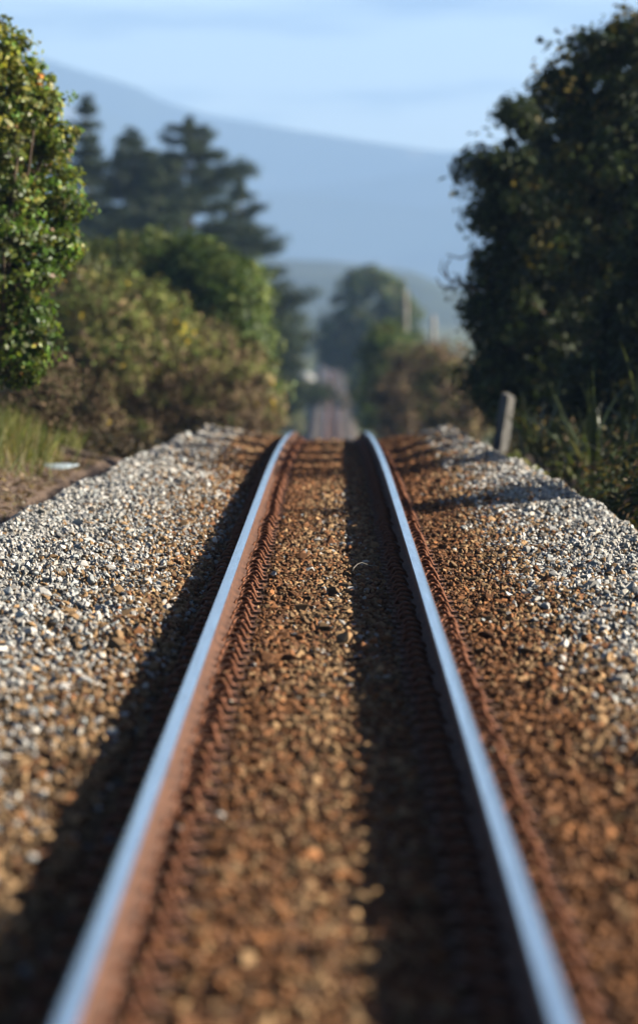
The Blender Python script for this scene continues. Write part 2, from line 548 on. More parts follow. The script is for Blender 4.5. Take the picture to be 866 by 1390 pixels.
# ------------------------------------------------------------------ ballast stones
stone_coll = bpy.data.collections.new('stone_shapes')
stone_meshes = []
for i in range(12):
    bm = bmesh.new()
    rs = np.random.default_rng(100 + i)
    n = rs.normal(size=(15, 3)); n /= np.linalg.norm(n, axis=1)[:, None]
    n *= np.array([1.0, rs.uniform(0.65, 0.95), rs.uniform(0.5, 0.78)]) * rs.uniform(0.82, 1.1, (15, 1))
    for p in n: bm.verts.new(p)
    res = bmesh.ops.convex_hull(bm, input=bm.verts[:])
    bmesh.ops.delete(bm, geom=[v for v in bm.verts if not v.link_faces], context='VERTS')
    me = mesh_bm('stone', bm, M_STONE)
    stone_meshes.append(me)
    stone_coll.objects.link(bpy.data.objects.new('stone_shape', me))

def stone_tints(u, d, r):
    n = len(u)
    grey = np.stack([np.ones(n), np.full(n, 0.975), np.full(n, 0.895)], -1) * np.clip(r.lognormal(math.log(0.48), 0.42, n), 0.08, 0.78)[:, None]
    warm = r.random(n)
    grey = grey * np.where(warm[:, None] > 0.8, np.array([1.03, 0.97, 0.88]), 1.0)
    grey = grey * np.where(warm[:, None] < 0.18, np.array([0.92, 1.0, 1.04]), 1.0)
    rust = np.array([0.198, 0.084, 0.029]) * np.clip(r.lognormal(0, 0.45, n), 0.3, 2.4)[:, None]
    tan = np.array([0.305, 0.19, 0.09]) * np.clip(r.lognormal(0, 0.42, n), 0.35, 2.0)[:, None]
    j = u + 0.10 * lump(u, d, 0.3, 21) + r.normal(0, 0.10, n)
    # share of rusty, of tan, rest grey, across the track
    wr = np.interp(j, [-2.5, -1.7, -1.2, -0.75, -0.45, -0.28, -0.05, 0.2, 0.5, 0.85, 1.1, 1.4, 2.0], [0.0, 0.0, 0.03, 0.35, 0.97, 0.93, 0.26, 0.26, 0.9, 0.92, 0.38, 0.06, 0.0])
    wt = np.interp(j, [-2.5, -1.9, -1.3, -0.8, -0.45, -0.05, 0.25, 0.6, 0.95, 1.35, 1.7, 2.2], [0.03, 0.06, 0.40, 0.55, 0.0, 0.66, 0.62, 0.1, 0.55, 0.5, 0.14, 0.04])
    wr = np.clip(wr + 0.25 * sm(d, 34, 22) * (np.abs(u - 0.6) < 0.8) + 0.35 * sm(d, 58, 72) * (np.abs(u) < 1.2), 0, 1)
    wt = np.clip(wt + 0.22 * sm(d, 36, 24) * np.exp(-((u + 1.0) / 0.4) ** 2), 0, 1)
    x = r.random(n)
    kind = np.where(x < wr, 0, np.where(x < wr + wt * (1 - wr) / np.maximum(wt, 1 - wr) * 1.0, 1, 2))
    col = np.where((kind == 0)[:, None], rust, np.where((kind == 1)[:, None], tan, grey))
    film = (wr * 0.35 * r.random(n))[:, None]
    return col * (1 - film) + np.array([0.21, 0.095, 0.04]) * film

def scatter(d0, d1, dens, mu):
    n = int((d1 - d0) * 6.4 * dens)
    return R.uniform(-3.3, 3.1, n), R.uniform(d0, d1, n), R.lognormal(math.log(mu), 0.32, n)
parts = [scatter(11, 27, 760, 0.0200), scatter(27, 60, 860, 0.0192), scatter(60, 92, 600, 0.022), scatter(92, 120, 190, 0.033)]
u, d, s = [np.concatenate(p) for p in zip(*parts)]
a = np.abs(np.abs(u) - RU)
sd = np.array(sleeper_d)
off = np.abs(d[:, None] - sd[None, :]).min(1) if False else np.abs((d - 11.4 + 0.305) % 0.61 - 0.305)
on_slp = (off < 0.115) & (np.abs(u) < 1.065)
_, ul, ur = crest(d)
uc = np.where(u < 0, ul, ur)
keep = (a > 0.072) & ~((a < 0.20) & (off < 0.105)) & (np.abs(u) < uc + 0.75)
keep &= ~(on_slp & (R.random(len(u)) < 0.35))
keep &= ~((np.abs(d - BARE) < 0.14) & (u > 0.66) & (u < 1.2) & (R.random(len(u)) < 0.92))
u, d, s, on_slp = u[keep], d[keep], s[keep], on_slp[keep]
big = (R.random(len(u)) < 0.012) & (d > 30)
s = np.where(big, s * 1.5, s)
s = np.where((np.abs(np.abs(u) - RU) < 0.22), np.minimum(s, 0.021), s)
z = z_bal(u, d) + z_track(d) + R.uniform(-0.034, 0.016, len(u))
z = np.where((np.abs(np.abs(u) - RU) < 0.22), z - 0.014, z)
z = np.where(on_slp, np.maximum(z, z_track(d) + S_TOP + 0.008), z)
col = stone_tints(u, d, R)
# the stones that show largest and sharpest are objects of their own
vis = (np.abs(u - CAM.x + 0.0019 * d) < 0.0472 * d) & (d > 33) & (d < 56)
score = np.where(vis, s / d * (1 + 0.15 * R.random(len(u))), 0)
pick = np.argsort(-score)[:290]
for i in pick:
    o = link('stone', stone_meshes[int(R.integers(12))], ballast)
    o.location = (u[i], d[i], z[i] + 0.25 * s[i])
    o.scale = (s[i],) * 3
    o.rotation_euler = (R.normal(0, .35), R.normal(0, .35), R.uniform(0, 6.28))
    o['tint'] = [float(c) for c in col[i]]
rest = np.ones(len(u), bool); rest[pick] = False
n = int(rest.sum())
me = bpy.data.meshes.new('ballast_stones')
me.vertices.add(n)
me.vertices.foreach_set('co', np.stack([u[rest], d[rest], z[rest]], -1).astype(np.float32).ravel())
at = me.attributes.new('tint', 'FLOAT_VECTOR', 'POINT'); at.data.foreach_set('vector', col[rest].astype(np.float32).ravel())
at = me.attributes.new('size', 'FLOAT', 'POINT'); at.data.foreach_set('value', s[rest].astype(np.float32))
rot = np.stack([R.normal(0, .55, n), R.normal(0, .55, n), R.uniform(0, 6.28, n)], -1)
at = me.attributes.new('turn', 'FLOAT_VECTOR', 'POINT'); at.data.foreach_set('vector', rot.astype(np.float32).ravel())
at = me.attributes.new('shape', 'INT', 'POINT'); at.data.foreach_set('value', R.integers(0, 12, n).astype(np.int32))
stones = link('ballast_stones', me)
tag(stones, 'crushed ballast stones, rusty beside the rails and pale grey on the shoulders', 'gravel', kind='stuff')
g = bpy.data.node_groups.new('stone_scatter', 'GeometryNodeTree')
g.interface.new_socket('Geometry', in_out='INPUT', socket_type='NodeSocketGeometry')
g.interface.new_socket('Geometry', in_out='OUTPUT', socket_type='NodeSocketGeometry')
gi, go = g.nodes.new('NodeGroupInput'), g.nodes.new('NodeGroupOutput')
iop = g.nodes.new('GeometryNodeInstanceOnPoints')
ci = g.nodes.new('GeometryNodeCollectionInfo')
ci.inputs['Collection'].default_value = stone_coll
ci.inputs['Separate Children'].default_value = True
ci.inputs['Reset Children'].default_value = True
def gattr(name, typ):
    x = g.nodes.new('GeometryNodeInputNamedAttribute')
    x.data_type = typ
    x.inputs['Name'].default_value = name
    return x.outputs['Attribute']
g.links.new(gi.outputs[0], iop.inputs['Points'])
g.links.new(ci.outputs[0], iop.inputs['Instance'])
iop.inputs['Pick Instance'].default_value = True
g.links.new(gattr('shape', 'INT'), iop.inputs['Instance Index'])
e2r = g.nodes.new('FunctionNodeEulerToRotation')
g.links.new(gattr('turn', 'FLOAT_VECTOR'), e2r.inputs[0])
g.links.new(e2r.outputs[0], iop.inputs['Rotation'])
g.links.new(gattr('size', 'FLOAT'), iop.inputs['Scale'])
g.links.new(iop.outputs[0], go.inputs[0])
md = stones.modifiers.new('scatter', 'NODES')
md.node_group = g

# ------------------------------------------------------------------ stones that stand out, wire, scrap
def odd_stone(px, py, h, size, tint, label, flat=0.8):
    dd = (CAM.z - h) * F / (py - 405)
    p = ray(px, py, dd)
    o = link('stone', stone_meshes[int(R.integers(12))])
    o.location = (p.x, p.y, float(z_bal(p.x, p.y) + z_track(p.y)) + size * 0.75)
    o.scale = (size, size, size * flat)
    o.rotation_euler = (0.2, 0.1, R.uniform(0, 6))
    o['tint'] = tint
    tag(o, label, 'stone')
odd_stone(312, 951, -0.15, 0.026, [0.80, 0.75, 0.60], 'small white stone lying on rusty ballast beside the left rail')
odd_stone(281, 1062, -0.15, 0.022, [0.55, 0.36, 0.18], 'tan pebble among the clips in front of the white stone')
odd_stone(745, 788, -0.03, 0.042, [0.42, 0.30, 0.22], 'large pinkish tan stone on grey ballast right of the right rail')
odd_stone(748, 891, -0.06, 0.04, [0.50, 0.36, 0.22], 'rounded tan stone on the right shoulder nearer than the pinkish one')
odd_stone(668, 1016, -0.15, 0.026, [0.5, 0.42, 0.32], 'pale stone close outside the right rail near the bare sleeper')
odd_stone(452, 714, -0.15, 0.036, [0.46, 0.33, 0.2], 'broad tan stone midway between the rails where ballast turns rusty')

bm = bmesh.new()
pw = [(478, 778, 0), (480, 771, .01), (485, 766, .02), (491, 764, .03), (497, 766, .03), (502, 768, .02), (508, 767, .01), (512, 769, 0)]
tube(bm, [ray(x, y, 43.6 + q) for x, y, q in pw], [.002, .0032, .0035, .0035, .003, .0025, .002, .0015], 6)
me = mesh_bm('bent_wire', bm, M_WIRE, True)
wb = ray(490, 778, 43.6)
me.transform(Matrix.Translation(-wb))
wire = link('bent_wire', me); wire.location = wb
tag(wire, 'thin pale wire bent in a hook on the shaded ballast between the rails', 'wire')

def ground_hit(px, py, d0=45, d1=110):
    dd = np.linspace(d0, d1, 2000)
    z = CAM.z - (py - 405) / F * dd
    x = CAM.x + (px - 450.5) / F * dd
    hit = np.nonzero(z_ground(x, dd) >= z)[0]
    i = hit[0] if len(hit) else 1000
    return Vector((x[i], dd[i], float(z_ground(x[i], dd[i]))))
# pale blue scrap on the dirt left of the heap
bm = bmesh.new()
p0 = ground_hit(74, 637)
nx, ny = 15, 6
gv = []
for j in range(ny):
    row = []
    for i in range(nx):
        s = i / (nx - 1) * 2 - 1
        w = (1 - abs(s) ** 2.4) * 0.085 + 0.006
        q = j / (ny - 1) * 2 - 1
        row.append(bm.verts.new((s * 0.26, q * w * 1.6, 0.045 * (1 - q * q) * (1 - s * s) + 0.02 * s * s + random.uniform(0, .008))))
    gv.append(row)
for j in range(ny - 1):
    for i in range(nx - 1):
        bm.faces.new((gv[j][i], gv[j][i + 1], gv[j + 1][i + 1], gv[j + 1][i]))
scrap = link('plastic_scrap', mesh_bm('plastic_scrap', bm, M_PLASTIC, True))
sol = scrap.modifiers.new('solid', 'SOLIDIFY'); sol.thickness = 0.006
scrap.location = (p0.x, p0.y, float(z_ground(p0.x, p0.y)) + 0.015)
scrap.rotation_euler = (0.12, -0.05, 0.08)
tag(scrap, 'crumpled pale blue plastic scrap lying on bare dirt left of the ballast heap', 'litter')

# ------------------------------------------------------------------ foliage makers
def unit(v): return v / np.maximum(np.linalg.norm(v, axis=1), 1e-9)[:, None]

def leaf_mesh(name, c, nrm, L, W, tint, mat, fold=0.12, axis=None):
    """many small four-cornered leaves: c (n,3), normals, lengths, widths"""
    n = len(c)
    rnd = R.normal(size=(n, 3)) if axis is None else axis
    a = unit(rnd - (rnd * nrm).sum(1)[:, None] * nrm)
    b = np.cross(nrm, a)
    L = np.broadcast_to(L, n)[:, None]; W = np.broadcast_to(W, n)[:, None]
    V = np.empty((n, 4, 3))
    V[:, 0] = c - a * L / 2
    V[:, 1] = c + b * W / 2 + nrm * W * fold
    V[:, 2] = c + a * L / 2 - nrm * L * fold
    V[:, 3] = c - b * W / 2 + nrm * W * fold
    return mesh_np(name, V.reshape(-1, 3), np.arange(n * 4).reshape(n, 4), mat, np.repeat(tint, 4, 0))

def pick_tints(n, palette, weights, jitter=0.25):
    pal = np.array(palette, float)
    w = np.array(weights, float); w /= w.sum()
    return pal[R.choice(len(pal), n, p=w)] * np.clip(R.lognormal(0, jitter, n), 0.4, 2.2)[:, None]

def clumps_in(ells, n_clumps, shell=0.55, rough=0.16):
    """clump centres spread through ellipsoids (cx,cy,cz,rx,ry,rz), more towards the outside"""
    vol = np.array([e[3] * e[4] * e[5] for e in ells]) ** 0.75
    k = R.choice(len(ells), n_clumps, p=vol / vol.sum())
    E = np.array(ells, float)[k]
    v = unit(R.normal(size=(n_clumps, 3)))
    rr = (shell + (1 - shell) * R.random(n_clumps) ** 0.6) * (1 + R.normal(0, rough, n_clumps))
    return E[:, :3] + v * E[:, 3:] * rr[:, None], v

def crown_leaves(name, ells, n_clumps, per, rc, L, W, palette, weights, mat, shell=0.55, rough=0.12, up=0.5, clump_jit=0.22, flat=0.8, zmin=None, w_low=None, by_clump=0.0):
    cc, vv = clumps_in(ells, n_clumps, shell, rough)
    rcs = rc * R.lognormal(0, 0.3, n_clumps)
    k = np.repeat(np.arange(n_clumps), per)
    n = len(k)
    dv = unit(R.normal(size=(n, 3)))
    rr = R.random(n) ** 0.45
    c = cc[k] + dv * (rcs[k] * rr)[:, None] * np.array([1, 1, flat])
    nrm = unit(dv * 0.7 + vv[k] * 0.5 + np.array([0, 0, up]) + R.normal(0, 0.45, (n, 3)))
    ti = pick_tints(n, palette, weights)
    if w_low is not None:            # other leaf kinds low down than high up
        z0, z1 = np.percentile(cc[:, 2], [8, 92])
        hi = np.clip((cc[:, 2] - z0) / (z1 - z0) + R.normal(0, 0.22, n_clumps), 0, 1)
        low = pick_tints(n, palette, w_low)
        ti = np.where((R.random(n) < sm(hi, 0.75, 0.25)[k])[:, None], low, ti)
    if by_clump:
        ct = pick_tints(n_clumps, palette, weights if w_low is None else w_low, 0.1)
        if w_low is not None:
            ct = np.where((hi > 0.5)[:, None], pick_tints(n_clumps, palette, weights, 0.1), ct)
        ti = np.where((R.random(n) < by_clump)[:, None], ct[k] * np.clip(R.lognormal(0, .2, n), .5, 2)[:, None], ti)
    ti = ti * np.clip(R.lognormal(0, clump_jit, n_clumps), 0.5, 1.9)[k][:, None]
    sz = R.lognormal(0, 0.25, n)
    if zmin is not None:
        ok = c[:, 2] > zmin
        c, nrm, ti, sz = c[ok], nrm[ok], ti[ok], sz[ok]
    return leaf_mesh(name, c, nrm, L * sz, W * sz, ti, mat), cc

def limbs(name, base, forks, tops, r0, mat=M_BARK, seg=7, wig=0.1, r_end=0.012):
    """trunk(s) from base towards clump centres"""
    bm = bmesh.new()
    base = Vector(base)
    for f in forks:
        f = Vector(f)
        n = 5
        pts = [base.lerp(f, i / n) + Vector((random.uniform(-wig, wig), random.uniform(-wig, wig), 0)) * (0.5 if 0 < i else 0) for i in range(n + 1)]
        tube(bm, pts, [r0 * (1 - 0.45 * i / n) for i in range(n + 1)], seg)
    for tpt in tops:
        tpt = Vector(tpt)
        f = min((Vector(x) for x in forks), key=lambda q: (q - tpt).length)
        st = base.lerp(f, random.uniform(0.5, 1.0))
        mid = st.lerp(tpt, 0.5) + Vector((random.uniform(-wig, wig), random.uniform(-wig, wig), random.uniform(0, wig * 2)))
        tube(bm, [st, st.lerp(mid, .6), mid, tpt], [r0 * 0.42, r0 * 0.32, r0 * 0.22, r_end], 5)
    return mesh_bm(name, bm, mat, True)

def plant(name, label, cat, base, crown_me, trunk_me, group=None, trunk_name='trunk', crown_name='crown'):
    o = empty(name, base)
    tag(o, label, cat, group)
    inv = Matrix.Translation(-Vector(base))
    for nm, me in ((trunk_name, trunk_me), (crown_name, crown_me)):
        if me:
            me.transform(inv)
            link(nm, me, o)
    return o

def E(px, py, d, rx, ry, depth):
    """ellipsoid from pixel centre and pixel radii at distance d, depth radius in metres"""
    p = ray(px, py, d)
    return (p.x, p.y, p.z, rx / F * d, depth, ry / F * d)

def gz(x, y): return float(z_ground(x, y))

# ------------------------------------------------------------------ the glossy shrub at the left edge
D = 62.0
ells = [E(-75, 175, D, 142, 130, 0.9), E(-46, 320, D, 138, 140, 1.0), E(-110, 70, D, 130, 90, 0.8), E(-70, 430, D + .3, 128, 90, 0.8),
        E(10, 75, D, 36, 34, 0.3), E(50, 135, D, 36, 40, 0.3), E(80, 262, D, 22, 40, 0.3), E(30, 455, D, 42, 62, 0.3), E(72, 190, D, 34, 30, 0.3), E(86, 330, D, 20, 30, 0.3)]
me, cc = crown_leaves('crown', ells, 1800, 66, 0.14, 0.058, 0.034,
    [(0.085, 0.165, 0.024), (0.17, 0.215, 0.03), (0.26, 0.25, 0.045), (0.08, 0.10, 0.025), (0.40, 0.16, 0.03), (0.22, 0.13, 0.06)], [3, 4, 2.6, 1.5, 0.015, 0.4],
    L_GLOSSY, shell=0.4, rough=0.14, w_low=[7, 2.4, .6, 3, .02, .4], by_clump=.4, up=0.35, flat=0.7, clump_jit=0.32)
b = ray(-60, 600, D); b.z = gz(b.x, b.y) - 0.05
tr = limbs('trunk', b, [ray(-60, 380, D), ray(10, 430, D - .2), ray(-110, 330, D + .3), ray(25, 400, D)], cc[::9], 0.045, wig=0.06)
plant('broadleaf_shrub', 'tall glossy green shrub with sunlit leaves at the left edge', 'shrub', b, me, tr)

# bare twiggy stems and dark scrub under and behind it
ells = [E(20, 520, 80, 90, 60, 0.8), E(80, 545, 84, 60, 42, 0.8), E(0, 575, 80, 90, 40, .7)]
me, cc = crown_leaves('crown', ells, 240, 46, 0.2, 0.08, 0.022, [(0.12, 0.085, 0.05), (0.07, 0.075, 0.03), (0.2, 0.14, 0.09)], [4, 3, 2], L_TWIG, shell=0.3, up=0.2)
b = ray(30, 600, 81); b.z = gz(b.x, b.y) - 0.05
tr = limbs('trunk', b, [ray(30, 500, 80.5), ray(70, 520, 82), ray(-20, 510, 81)], cc[::14], 0.016, wig=0.08, r_end=0.005)
plant('dead_scrub', 'brown dead scrub standing below the glossy green shrub', 'shrub', b, me, tr)

# grass at the foot of the shrub
def grass_clump(label, spots, n, h, palette, weights, lean=0.5):
    c, ax, L, W, ti, nr = [], [], [], [], [], []
    for x, y, rx, ry in spots:
        for _ in range(n):
            px, py = x + R.normal(0, rx), y + R.normal(0, ry)
            hh = h * R.uniform(0.5, 1.2)
            dr = np.array([R.normal(0, lean), R.normal(0, lean), 1.0]); dr /= np.linalg.norm(dr)
            c.append(np.array([px, py, gz(px, py)]) + dr * hh * 0.48); ax.append(dr); L.append(hh); W.append(R.uniform(0.006, 0.012) * 1.4)
    c, ax = np.array(c), np.array(ax)
    nr = unit(np.cross(ax, unit(R.normal(size=ax.shape))))
    me = leaf_mesh('grass_clump', c, nr, np.array(L), np.array(W), pick_tints(len(c), palette, weights), L_GRASS, 0.05, ax)
    o = link('grass_clump', me)
    b = Vector((spots[0][0], spots[0][1], gz(spots[0][0], spots[0][1])))
    me.transform(Matrix.Translation(-b)); o.location = b
    tag(o, label, 'grass')
GP = [(0.14, 0.175, 0.04), (0.22, 0.22, 0.07), (0.28, 0.22, 0.11), (0.08, 0.11, 0.03)]
def gxy(px, py, d): p = ray(px, py, d); return p.x, p.y
q1, q2, q3 = ground_hit(22, 616), ground_hit(-50, 618), ground_hit(88, 606)
grass_clump('yellow green grass clump under the glossy shrub at the left edge', [(q1.x, q1.y, .2, .5), (q2.x, q2.y, .3, .5)], 800, 0.50, GP, [3, 3, 2, 2], 0.4)
grass_clump('small bright grass tuft leaning from the left bank towards the ballast heap', [(q3.x, q3.y, .1, .2)], 260, 0.34, GP, [4, 4, 1, 1], 0.7)
# scattered dry grass and litter on the dirt
n = 6500
gx, gy = R.uniform(-5.2, -2.75, n), R.uniform(55, 84, n)
c = np.stack([gx, gy, z_ground(gx, gy) + 0.02], -1)
me = leaf_mesh('dry_grass', c, unit(R.normal(0, .5, (n, 3)) + [0, 0, 1]), R.uniform(.03, .16, n), R.uniform(.006, .03, n), pick_tints(n, [(0.36, 0.27, 0.18), (0.20, 0.12, 0.08), (0.16, 0.15, 0.06), (0.45, 0.40, 0.34), (0.08, 0.05, 0.03)], [3, 3, 1, .7, 2]), L_GRASS, 0.1)
tag(link('dry_grass', me), 'dry grass and leaf litter scattered on the bare dirt left of the track', 'grass', kind='stuff')

n = 5200
gx, gy = R.uniform(2.9, 7.5, n), R.uniform(14, 76, n)
c = np.stack([gx, gy, z_ground(gx, gy) + 0.02], -1)
me = leaf_mesh('dry_grass', c, unit(R.normal(0, .5, (n, 3)) + [0, 0, 1]), R.uniform(.04, .18, n), R.uniform(.006, .03, n), pick_tints(n, [(0.32, 0.24, 0.15), (0.18, 0.11, 0.07), (0.14, 0.15, 0.05), (0.08, 0.05, 0.03)], [3, 3, 3, 2]), L_GRASS, 0.1)
tag(link('dry_grass', me), 'dry grass and leaf litter scattered on the ground right of the ballast', 'grass', kind='stuff')

# ------------------------------------------------------------------ gorse and bushes along the left
BR = [(0.20, 0.135, 0.075), (0.145, 0.10, 0.06), (0.25, 0.18, 0.11), (0.11, 0.105, 0.045)]
OL = [(0.15, 0.18, 0.045), (0.11, 0.16, 0.04), (0.22, 0.21, 0.07), (0.18, 0.14, 0.065)]
GR = [(0.075, 0.12, 0.026), (0.105, 0.15, 0.035), (0.05, 0.085, 0.022)]
FL = (0.58, 0.42, 0.04)
def bush(name, label, cat, d, ells, n_clumps, per, rc, L, W, pal, wts, mat, base_px, shell=0.5, group=None, r0=0.05, up=0.3, w_low=None):
    el = [E(x, y, d + dd, rx, ry, dp) for x, y, rx, ry, dd, dp in ells]
    me, cc = crown_leaves('crown', el, n_clumps, per, rc, L, W, pal, wts, mat, shell=shell, up=up, w_low=w_low, by_clump=0.55)
    b = ray(base_px, 595, d); b.z = gz(b.x, b.y) - 0.1
    z_mid = np.mean([e[2] for e in el])
    forks = [(e[0], e[1], e[2]) for e in el[:3]]
    tr = limbs('trunk', b, forks, cc[::max(1, n_clumps // 24)], r0, wig=0.12)
    return plant(name, label, cat, b, me, tr, group)
GG = 'gorse bushes along the left of the line'
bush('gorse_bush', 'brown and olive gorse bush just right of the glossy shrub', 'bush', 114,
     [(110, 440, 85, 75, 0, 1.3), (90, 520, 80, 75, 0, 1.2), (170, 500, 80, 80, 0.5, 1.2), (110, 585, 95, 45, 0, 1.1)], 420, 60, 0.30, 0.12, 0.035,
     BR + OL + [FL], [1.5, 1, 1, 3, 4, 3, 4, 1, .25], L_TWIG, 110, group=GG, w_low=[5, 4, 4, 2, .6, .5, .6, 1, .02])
bush('gorse_bush', 'tall gorse bush with yellow flowers and brown dead lower stems', 'bush', 122,
     [(185, 445, 85, 70, 0, 1.4), (215, 510, 85, 75, 0, 1.3), (150, 425, 60, 55, 0, 1.0), (215, 580, 85, 45, 0, 1.2)], 460, 60, 0.30, 0.12, 0.035,
     BR + OL + [FL], [.6, .4, .6, 3, 6, 5, 5, .6, .8], L_TWIG, 205, group=GG, w_low=[5, 4, 5, 2, .5, .4, .8, 2, .1])
bush('gorse_bush', 'brown dry gorse bush between the flowering gorse and the rails', 'bush', 134,
     [(262, 520, 78, 66, 0, 1.4), (280, 490, 52, 50, 0.5, 1.2), (320, 530, 55, 55, 1.0, 1.2), (285, 580, 75, 40, 0, 1.2), (345, 575, 30, 36, 0, 1.0)], 460, 60, 0.30, 0.12, 0.035,
     BR + OL + [FL], [3, 3, 3, 3, 3, 2, 3, 1, .2], L_TWIG, 285, group=GG, w_low=[5, 4, 5, 2, .5, .4, .6, 1, .02])
bush('broadleaf_bush', 'rounded bright green bush rising behind the brown gorse near the line', 'bush', 146,
     [(300, 400, 58, 66, 0, 1.7), (322, 445, 42, 80, -2, 1.5), (255, 375, 62, 50, 1, 1.6), (342, 520, 24, 60, -2, 1.0), (240, 430, 60, 50, 0, 1.4)], 460, 60, 0.38, 0.16, 0.08,
     GR + OL[:1], [5, 4, 3, 2], L_DULL, 300, r0=0.1, up=0.45)
bush('leafy_bush', 'yellow green leafy bush with upright shoots below the pines', 'bush', 150,
     [(150, 370, 60, 45, 0, 1.4), (205, 365, 60, 42, 0, 1.4), (180, 430, 95, 60, 0, 1.6)], 260, 60, 0.32, 0.17, 0.05,
     GR + OL, [3, 5, 1, 4, 4, 3, .4], L_DULL, 175, up=0.1, r0=0.08)
bush('scrub_bush', 'low olive scrub bush at the crest close left of the rails', 'bush', 205,
     [(352, 540, 26, 40, 0, 1.5), (332, 520, 34, 50, 1, 1.5), (365, 568, 20, 24, -2, 1.0), (350, 595, 30, 34, -3, 1.2)], 220, 50, 0.36, 0.14, 0.05,
     BR + OL + [FL], [2, 2, 2, 2, 4, 4, 4, 2, .15], L_TWIG, 345)
# upright shoots: tall pale spiky leaves among the yellow green bush
def flax(name, label, base, n, h, tilt, pal, spread=0.15, width=0.06, keep_dir=None):
    o = empty(name, base)
    tag(o, label, 'plant')
    shapes = []
    for q in range(4):
        bm = bmesh.new()
        m = 9
        L, Rr = [], []
        bend = [0.15, 0.5, 0.9, 1.6][q]
        ang, p = 0.0, Vector((0, 0, 0))
        for i in range(m):
            s = i / (m - 1)
            w = 0.5 * width * (0.55 + 0.9 * s) if s < 0.35 else 0.5 * width * 0.865 * (1 - ((s - 0.35) / 0.65) ** 1.8) + 0.001
            L.append(bm.verts.new(p + Vector((-w, 0, 0.0)))); Rr.append(bm.verts.new(p + Vector((w, 0, 0.0))))
            if i == 0: Mi = []
            Mi.append(bm.verts.new(p + Vector((0, 0.25 * w, -0.1 * w))))
            ang = bend * s * s
            p = p + Vector((0, -math.sin(ang), math.cos(ang))) * (1.0 / (m - 1))
        for i in range(m - 1):
            bm.faces.new((L[i], Mi[i], Mi[i + 1], L[i + 1]))
            bm.faces.new((Mi[i], Rr[i], Rr[i + 1], Mi[i + 1]))
        me = mesh_bm('leaf', bm, L_FLAX, True)
        a = me.attributes.new('tint', 'FLOAT_COLOR', 'POINT')
        cc = np.ones((len(me.vertices), 4), np.float32); cc[:, :3] = pal[q % len(pal)]
        a.data.foreach_set('color', cc.ravel())
        shapes.append(me)
    for i in range(n):
        l = link('leaf', shapes[i % 4], o)
        az = random.uniform(0, 2 * math.pi)
        l.location = (random.gauss(0, spread), random.gauss(0, spread), -0.05)
        hh = h * random.uniform(0.6, 1.1)
        l.scale = (1, hh, hh)
        l.rotation_euler = (random.uniform(0.05, tilt), 0, az)
    return o
p = ray(140, 400, 148)
flax('flax_plant', 'pale upright sword leaved plant poking from the yellow green bush', Vector((p.x, p.y, p.z - 0.3)), 34, 1.6, 0.45, [(0.20, 0.23, 0.07), (0.26, 0.27, 0.10), (0.16, 0.2, 0.06)], 0.35, 0.07)

